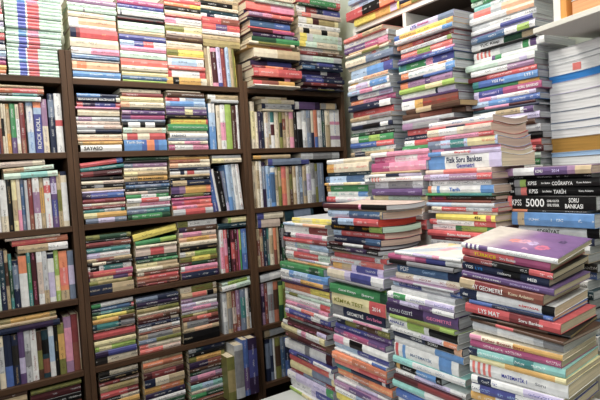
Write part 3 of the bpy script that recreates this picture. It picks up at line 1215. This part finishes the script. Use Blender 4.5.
# ---- middle row
f1 = rstack(1.30, 325.5, 369.5, 190, .18, '''
160.5 W:C.4-1 x=326-370 ink=-
165 C:GD0-.18 ink=R x=326-369
173.4 DT ink=W
177 ST:LB.1-.5,W.9-1 ink=W
183 W:GD0-.12,YC.5-.9
185.6 G:GD0-.1 ink=W
191.8 W:MT.1-.3,SB.78-1 ink=T
196.5 W:R0-.22,C.9-1 ink=PK
202 NV ink=PK
206.5 W
211 NV
216 TN
''', 224, 'short stack left of the pink books')
f2 = rstack(1.28, 372.5, 426, 180, .185, '''
153.5 W:PK.3-1 top=W x=371-428 ink=-
158 PK:MG0-.2,W.4-.8 ink=MG x=372-428
164 PK:MG0-.35 ink=W x=373-426
172.5 TN ink=-
174.5 W:NV.35-.65,LI.6-1 ink=-
177.6 W:CO.03-.06,CO.09-.12,CO.15-.18 ink=R
182 LG:GY.3-.8 ink=NV
189 P ink=LI
195.3 YC:MT.3-.9 ink=GY
200 W:BG.3-1 ink=-
204 BG:TN.3-.9 pg=BG
210 W
217 R
''', 226, 'stack topped by the pink books')
E_ = rstack(1.285, 428.5, 496, 190, .17, '''
123.6 W ink=B x=426-491 yaw=-1.5 pg=BG sag=.011
129 R:NV.3-.6 ink=- x=427-491 pg=BG sag=.011
131 C:W.2-.5,BG.6-1 ink=GY x=427-492 yaw=-1.5 pg=BG sag=.011
138 R:PK.3-.8 ink=W x=426-494 pg=BG sag=.011
142.2 LB:T.35-.55,YC.6-.97,GB0-.2 ink=R x=428-497 pg=BG sag=.011
150 PK:MV.2-.6 ink=- x=430-497 pg=BG sag=.011
152.8 W:SB0-.2,LI.6-1 x=428-499 pg=C sag=.011|Biyoloji@.4-.62@.5@R
157.2 W:SB0-.25,LI.85-1 x=427-500 pg=C sag=-.011|Fizik Soru Bankası@.28-.76@.42@NV@.66|Geometri@.42-.66@.3@IN@.22
170.4 BG:CO.3-.8 ink=-
174.8 MV:LI.1-.4,R.8-1 ink=W
180.6 W:GY.02-.06
186 W:O0-.06,SB.15-.2,SB.82-1|Tarih@.36-.52@.5@B
193.2 G:T.4-1 ink=-
195.8 BR:R0-.25,MG.06-.2 ink=W
199.7 DR:RB.4-1 ink=-
202.2 LB:LG.4-1 ink=-
206 R:C0-.17,LG.55-.92 ink=W x=434-499
210 W:R.68-.74 ink=GY
213 Y:R.86-.94 ink=- x=437-497|45g@.68-.78@.6@K
218.6 W:R0-.12,R.7-1 ink=GY
223.8 G:W0-.4,LM.5-.9 ink=NV
229.3 R|Konu Anlatımlı@.33-.68@.45@W
235 DR
239 W
244 B
''', 250, 'stack left of the black exam books', page='BG')
kp = rstack(1.36, 508, 595, 200, .19, '''
168.6 MV:W.15-.4,P.4-.76,TN.84-1 x=504-594 pg=BG|KONU@.42-.5@.4@W|2014@.6-.68@.38@LI
176.2 K ink=W
180 K:GY.08-.15,LM.15-.22 x=508-600|KPSS@.25-.35@.5@W|COĞRAFYA@.52-.74@.62@W|2014@.03-.07@.3@W|Soru Bankası@.4-.5@.26@W|Konu Anlatımı@.78-.92@.24@W
187.4 K:GY.08-.15,CO.15-.22 x=508-600|KPSS@.25-.35@.5@W|TARİH@.52-.65@.6@W|2014@.03-.07@.3@W|Soru Bankası@.4-.5@.26@W|Konu Anlatımı@.78-.92@.24@W
195.6 K:CO.05-.1 x=506-598|KPSS@.105-.22@.48@W|5000@.27-.48@.6@W|GENEL KÜLTÜR@.51-.64@.2@W@.66|GENEL YETENEK@.51-.64@.2@W@.34|SORU@.74-.84@.32@W@.7|BANKASI@.7-.88@.32@W@.28
208.4 DK:O.1-.3 ink=W
211.2 SB:TN.08-.17 x=515-597 ink=W
224 W:K.86-1 x=517-598|EDEBİYAT@.26-.54@.5@K
233.5 NV ink=W
240 W
247 TN
255 DK
263 B ink=W
270 W
278 DT ink=W
286 NV ink=LB
296 K
306 ST ink=W
318 W
''', 330, 'stack with the black exam books')
# ---- front row
g1 = rstack(1.08, 286.5, 331.5, 300, .18, '''
217 Y:YC.2-.5 ink=LG top=LG x=290-331
222 W:LB0-.3,PE.5-1 ink=-
225 W:DR.6-1 ink=NV
231.6 W:K0-.18,NV.04-.12,PK.3-.9 ink=GY
236.4 R:DR.7-1 ink=W
240.6 LB:W0-.25,MT.3-.6 ink=ST
246.4 W:PK.3-.6
250 R:W0-.2,MT.75-1 ink=W
256 W:LI.3-.7
258.6 PE:GD.5-.8 ink=R
261.4 G:DG.7-.9 ink=W x=282-325
268 SB:W0-.2,LB.3-.6 ink=W x=284-330
274.6 LI:W0-.3,GD.5-1 x=283-326
278.6 DP ink=-
280.6 O:Y.6-1 ink=PE
287 W
290.6 MT:OL.1-.3
293.8 W:R.8-1 ink=MG
299.4 PK:MV.3-.8
303 W:CO.4-.7
306.6 IN:W.6-.8,LI0-.1 ink=W
311.6 MR:R0-.4 ink=PK
316 MT:LG.3-.7,GY.7-1
319.8 MR:W0-.12,LI.8-1 ink=PK x=284-328
324.6 YC:W.4-.9,PK.5-.6 ink=K x=282-327
330.6 BR:MR.3-.8 ink=PK
335.6 DP:MV.5-.8 ink=W
340 W:GY.45-.55,MR.88-1 ink=- x=285-330
349 IN:NV.2-.5,W.6-1 ink=W
353 R:W.9-1 ink=PE
359.6 YC:GB.5-.9 ink=-
366.8 DR:GB.3-.8
370 LI:W0-.2,G.86-1 ink=IN x=289-333
377.6 IN:W0-.5,LI.5-.6 ink=W x=290-333
385.6 W:LM0-.3,YC.3-.6
392.6 Y:GD.5-1 ink=K
400 PK
406 LG
413 NV
421 W
''', 431, 'leftmost front stack by the bookcase', floor=TBL)
g2 = rstack(1.055, 333, 387, 300, .172, '''
203.4 MR:K.6-1,PK.6-.64 ink=- x=325-388 top=BG sag=.004
208.2 TN ink=- x=327-386 sag=.004
209.8 ST:LB0-.42,TN.96-1 ink=W x=329-384 pg=BG d=-.004 sag=.004
216.4 R:NV0-.15,LB.15-.5 ink=W x=336-381 pg=CO sag=.004
223 K:LM.77-1 ink=GD x=331-382 pg=MT sag=.004
229 R:LB0-.17 ink=W x=332-381 pg=BG sag=.004
234.8 NV:ST.7-1 ink=W x=333-381 pg=BG sag=.004
240.8 MR:W.3-.7 ink=W pg=LG sag=.004
244 K:DP.4-.8 ink=W sag=.004
248.4 TN:LG.4-1 ink=- sag=-.004
252 R:W.8-.9 ink=PK
256.6 W:CO.6-1 ink=R
261.6 LI:GD0-.2,TN.2-.4,IN.5-.9
268 LI:C0-.34,IN.45-.8,W.8-1 ink=- x=329-387
276.4 GY ink=-
279 LG:LM.6-1 ink=-
282 G:DG.9-1 x=333-388|Genel Kimya@.18-.5@.34@W|Soru@.6-.8@.28@W
290.8 YC:R.72-1 x=334-388|KİMYA TEST@.06-.62@.4@OL|2014@.78-.92@.3@W
302.8 NV:GY0-.22|GEOMETRİ@.3-.62@.42@W|Soru Bankası@.68-.95@.3@PK
313.2 W:PK.4-.9
316 OL:NV0-.18,BR.4-.8 ink=YC
322.8 IN:P.6-1 ink=W
328 P:MG.2-.7 ink=PK
333.6 W:PK.0-.2,K.32-.56 ink=-
341 LB:IN.45-1 ink=W
346.4 W:B.75-1
349.6 O:DO.4-1 ink=W
356.4 CO:R.5-1 ink=PE
361.6 NV:T.0-.3,W.88-.94 ink=-
366.8 O:DO.3-.6 ink=YC
373.4 GY:W.1-.4
376 W:LI.4-.8 ink=-
379.4 MV:P.3-.7 ink=W
385 W:LB.4-.9
390.6 Y:OL.5-1 ink=K
398 GY:G.4-.8
405 W
413 B
422 R
432 W
''', 442, 'second front stack, beside the leftmost one', floor=TBL)
g3 = rstack(1.035, 391, 461, 300, .19, '''
250 W:LI.3-.6,PK.6-.7 ink=GY x=394-461 w=.2 art=pale
253.4 MG:PK.2-.4,IN.55-.8,W.8-1 ink=- x=388-460
258.6 K:GY.3-1 ink=-
263 ST:NV.8-1 x=394-460|PDF@.06-.2@.5@W|Geometri@.42-.62@.34@LB
271.8 C:W.3-.8 ink=RB x=393-459
277.6 MV:LG.4-1 ink=-
279.8 LB:IN.1-.45,W.45-.9,B.85-1 ink=W
285.4 LG:W.2-.6 ink=-
290.6 W:G.1-.3,LI.6-1 ink=IN
296.8 P:LI.2-.5,W.7-1 ink=W
301.8 DP:P.55-1 x=389-459|KONU ÖZETİ@.06-.4@.4@LG|GEOMETRİ@.6-.92@.36@PK
312.6 LM:OL.3-.8 ink=-
316.6 W:LM.3-.55,K.62-1 x=388-459|ANALİZ@.02-.26@.4@IN
325 W:O.82-1,LI.5-.8
330 NV:K.5-1,PE.9-1 x=391-460|VEKTÖR@.28-.46@.4@W|SORU@.54-.68@.36@W
336.6 W:SB.62-1 ink=-
342.8 W:R.02-.07,SB.14-.19,SB.72-.9 x=393-457|MATEMATİK@.28-.62@.28@GB
355.6 AQ:W.3-1 ink=GB
362 K:GD.06-.14,SB.5-.9 x=392-440 ink=W
368.6 W:LI.3-.8 ink=MR
373.4 MR:DR.4-1 ink=-
379 AQ:W.5-1 ink=-
385.6 W ink=-
388 B:NV.5-1 ink=W
396 W
402 R
410 TN
419 W
429 IN
''', 440, 'third front stack, left of the purple cover', floor=TBL)
# ---- nearest stack, turned towards the camera
A4 = math.radians(-84)
X4 = 1.02
a4 = on_x(463, 245, X4); O4 = (a4.x, a4.y)
st4 = '''
241.8 W:P.05-.075,P.1-.125,P.15-.175,P.2-.3 ink=GY r=259.5 roll=6 x=462.5-558 top=P hard=1 art=violet
247.3 R:CO.1-.2,MG.62-1 r=265.8 roll=5 x=461-549|TÜRKÇE@.15-.42@.62@Y|Soru Bankası@.46-.64@.36@W
255.4 K:DR0-.35,R.76-1 ink=W r=275.2 roll=4 x=463-553
261.8 NV:K.5-.7 r=282.5 roll=3 x=461-548|YGS@.04-.14@.45@W|LYS@.17-.26@.38@SB|COĞRAFYA@.44-.6@.34@W|MEB@.78-.88@.4@W
270.6 P ink=- r=291 roll=2.4 x=461-554|KONU ANLATIMLI@.14-.46@.26@W|SORU BANKASI@.56-.86@.26@LI|des@.02-.07@.3@W
277.6 RB:TN0-.2,DR.2-.5 r=298.5 roll=2 x=460-544|AY GEOMETRİ@.17-.55@.6@W|Konu Anlatımı@.62-.9@.3@C
288.8 W:NV0-.2,K.88-1 r=310 roll=1.5 x=459-553|des@.04-.1@.36@W|KİMYASAL@.66-.86@.28@R
299.2 B:NV.3-.9 ink=W r=320.5 roll=1 x=468-552
303 R:DR.5-.8 r=325.5 roll=.6 x=464-560|LYS MAT@.16-.4@.5@W|Soru Bankası@.6-.84@.34@W
313.4 K:BR.3-.8 ink=- yaw=4 r=336.5 x=470-568 pg=TN
316.8 BR:R.3-.5 ink=- yaw=-4 r=340.5 x=470-566 pg=BG
320.6 LG:W.3-.7,GY.8-1 ink=- r=344.5 x=471-563 pg=W
331.8 C:PK0-.14,GD.5-1 r=355 x=471-564|Ezber Bozan Soru@.16-.62@.5@DR
338.2 MG ink=W r=361.5 x=471-562
345.6 AQ:NV0-.1,T.5-.7 ink=W r=369.5 x=470-566
354 YC:GD.4-.9 ink=- r=379 x=470-567
359.2 W:CO.03-.06,CO.09-.12,CO.15-.18,CO.21-.24 r=385.5 x=470-568|MATEMATİK 1@.36-.62@.38@IN|Soru@.7-.8@.24@GY
373 W:NV.08-.24,LI.6-1 ink=IN r=400 x=472-564
381.6 IN:W0-.1,W.5-.95 ink=LB r=409 x=472-566
391 GD:W.3-.5,K.5-1 ink=W r=419 x=470-560
400 W r=428
409 NV r=437
418 R r=446
427 C r=456
436 G r=466
'''
stack(st4, O4, A4, .234, .19, z_at(*O4, 446), 'nearest stack, purple cover on top', GS, 'top', .006, 1.2, 'C', name='exam_book')
zbx = z_at(*O4, 446)-.012
bx_ = empty('cardboard_box', 'brown cardboard box under the nearest book stack', 'box', None, (O4[0]+.1, O4[1]-.12, TBL+.0005))
m = MB(); m.box(-.085, .085, -.115, .1, 0, max(.02, zbx-TBL-.001)); m.obj('carton', plain('cardboard', 'a98258', .8, .1), bx_, .002)
for (o, nm, X0, X1, da, db) in ((f1, 'short stack left of the pink books', 1.325, 1.45, .01, -.01), (f2, 'stack topped by the pink books', 1.30, 1.44, .01, -.02), (E_, 'stack left of the black exam books', 1.30, 1.43, .01, -.02),
        (kp, 'black exam books', 1.38, 1.53, .01, -.02), (ra, 'stack against the pale wall strip', 1.545, 1.70, .01, -.01), (rb, 'stack under the white unit divider', 1.545, 1.70, .02, -.06), (rc, 'tall stack behind the black exam books', 1.64, 1.77, .02, -.01)):
    block(nm, X0, X1, o[0][1]-o[1]+da, o[0][1]+db, o[2]-.001)
# ================================================================== books on top of the white unit
gt = 'books lying on top of the white unit'
def topstack(xl, xr, lines, phrase):
    a = on_x(xl, 28, XU-.02); L = a.y-on_x(xr, 28, XU-.02).y
    stack(lines, (a.x, a.y), -PI/2, L, .19, ZU+.0225, phrase, gt, 'bottom', .01, 2, name='exam_book')
topstack(354, 397, '''
-14 W
-8 LB:W.4-.9 x=351-394
0 LB:LI.5-1 x=350-392
5 W:LB.2-.6,O.7-1 x=350-394
11 R:K.36-.72,O.72-1 ink=W x=348-396
20 Y:GD.5-.8,LI.82-.96 ink=OL x=354-398
''', 'left pile on top of the white unit')
topstack(400, 440, '''
-22 W
-16 R
-9 BR:GD.2-.6
-3 NV:SB.4-1
4 GD:OL.3-.7
''', 'right pile on top of the white unit')

# ================================================================== plank shelf and the big magazine pile at the right edge
tp = empty('wall_shelf', 'pale plank shelf with white upright above the pile of big magazines', 'shelf', None, (1.5, .892, 1.893))
tp.rotation_euler = (0, 0, math.radians(-101))
m = MB(); m.box(0, .62, 0, .32, 0, .016); m.obj('plank', DULL, tp, .0015)
up = s_at((1.5, .892), (math.cos(math.radians(-101)), math.sin(math.radians(-101))), 1.9, 549)
m = MB(); m.box(up, up+.024, .02, .3, .0165, .4); m.obj('upright', WHITEM, tp, .001)
m = MB(); m.box(up+.0245, up+.044, .02, .3, .0165, .4); m.obj('upright', EDGEM, tp, .001)['label'] = 'raw pine board behind the white upright'
def bigbook(root, L, W, T, base, sag, page='W'):
    """Large soft volume seen at its page edges; both ends sag or curl by the given amounts."""
    nx = 14
    def wz(x, z): return z+sag*(x/L)**2
    b = MB(); c = .0016; bc = col(base, .05)
    for (z0, z1) in ((0, c), (T-c, T)):
        for q in range(nx):
            xa, xb = L*q/nx, L*(q+1)/nx
            P = [(x, y, wz(x, z)) for z in (z0, z1) for y in (0, W) for x in (xa, xb)]
            fs = [(0, 2, 3, 1), (4, 5, 7, 6), (0, 1, 5, 4), (2, 6, 7, 3)]
            if q == 0: fs.append((0, 4, 6, 2))
            if q == nx-1: fs.append((1, 3, 7, 5))
            for f in fs: b.quad([P[i] for i in f], bc)
    sp = [(xa, W-c) for xa in (0,)]
    for q in range(nx):
        xa, xb = L*q/nx, L*(q+1)/nx
        b.quad([(xa, W, wz(xa, c)), (xb, W, wz(xb, c)), (xb, W, wz(xb, T-c)), (xa, W, wz(xa, T-c))][::-1], bc)
    b.obj('cover', COVER, root)
    p = MB(); pc = col(page, .03)
    for q in range(nx):
        xa, xb = .002+(L-.004)*q/nx, .002+(L-.004)*(q+1)/nx
        P = [(x, y, wz(x, z)) for z in (c, T-c) for y in (.002, W-.001) for x in (xa, xb)]
        fs = [(0, 2, 3, 1), (4, 5, 7, 6), (0, 1, 5, 4), (2, 6, 7, 3)]
        if q == 0: fs.append((0, 4, 6, 2))
        if q == nx-1: fs.append((1, 3, 7, 5))
        for f in fs: p.quad([P[i] for i in f], pc)
    p.obj('pages', PAPER, root)
PX, PY = 1.66, .938
pile = [(52, 'LG', 'W', .05), (62, 'LG', 'W', .045), (67, 'W', 'W', .04), (77.5, 'SB', 'SB', .036), (84.5, 'LI', 'W', .032), (96, 'LG', 'W', .026), (104, 'LG', 'W', .022),
        (113, 'GB', 'W', .017), (124, 'GB', 'W', .013), (131, 'LG', 'W', .01), (139, 'OC', 'OC', .006), (153, 'LB', 'LB', .004), (157.5, 'GY', 'W', .002), (166, 'W', 'W', 0), (176, 'GY', 'W', 0)]
zb = z_at(PX, PY, 190)
mw = []
zs = [z_at(PX, PY, p[0]) for p in pile]+[zb]
for i, (y, k, pgc, sag) in enumerate(pile):
    T = zs[i]-zs[i+1]-.0004
    nm = {'SB': 'bright blue page edges', 'OC': 'gold brown page edges', 'LB': 'pale blue page edges'}.get(pgc, 'white page edges')
    pos = 'topmost' if i == 0 else ordinal(i+1)+' from top'
    s = .10-.006*i if i < 14 else .0
    r = empty('magazine_volume', f'big volume with {nm}, {pos}, magazine pile at the right edge', 'magazine', 'pile of big magazines', (PX, PY, zs[i+1]))
    r.rotation_euler = (0, 0, -PI/2)
    bigbook(r, .40, .25, T, k, sag*1.0, pgc)
    if i == 2:                                      # small pink label on the page edges
        s = s_at((PX, PY), (0, -1), zs[i]-T*.5, 572.5); m = MB(); zz = T*.5+sag*(s/.4)**2
        m.box(s, s+.026, .0006, .0018, zz-.011, zz+.011, col('CO')); m.obj('sticker', COVER, r)['label'] = 'small pink label on the page edges'
block('pile of big magazines', PX+.02, PX+.22, PY-.37, PY-.01, zb-.001)
for i, (z, T, k) in enumerate(((.0168, .045, 'C'), (.0622, .03, 'DR'), (.0926, .06, 'C'))):
    r = empty('magazine_volume', f'big pale volume on the plank, {"bottommost middle topmost".split()[i]} beside the white upright', 'magazine', 'big volumes on the plank shelf')
    r.parent = None; th = math.radians(-101); d = up+.06
    r.location = (1.5+math.cos(th)*d-math.sin(th)*.02, .892+math.sin(th)*d+math.cos(th)*.02, 1.893+z); r.rotation_euler = (0, 0, th)
    bigbook(r, .42, .26, T, 'RB' if i == 1 else 'W', .0 if i == 0 else 0, 'PE' if i != 1 else 'W')

# ------------------------------------------------------------------ light
def area(name, loc, size, sy, energy, rot=(0, 0, 0), colr=(1, .96, .9)):
    d = bpy.data.lights.new(name, 'AREA'); d.shape = 'RECTANGLE'; d.size = size; d.size_y = sy; d.energy = energy; d.color = colr
    o = bpy.data.objects.new(name, d); C.objects.link(o); o.location = loc; o.rotation_euler = rot
area('ceiling_lamp', (.6, 1.5, 2.93), 1.3, .3, 31)
area('ceiling_lamp', (.9, -.1, 2.93), 1.2, .3, 16)
area('added_side_fill', (-1.1, 0, 2.25), .9, .9, 44, (0, math.radians(-66), math.radians(-8)), (.95, .98, 1))  # added fill to brighten the right-hand stacks, no real lamp there
w = bpy.data.worlds.new('world'); bpy.context.scene.world = w; w.use_nodes = True
w.node_tree.nodes['Background'].inputs[0].default_value = (.9, .95, 1, 1); w.node_tree.nodes['Background'].inputs[1].default_value = .2
bpy.context.scene.view_settings.view_transform = 'Standard'
bpy.context.scene.view_settings.exposure = 0.0
bpy.context.scene.view_settings.gamma = .88

make_titles()
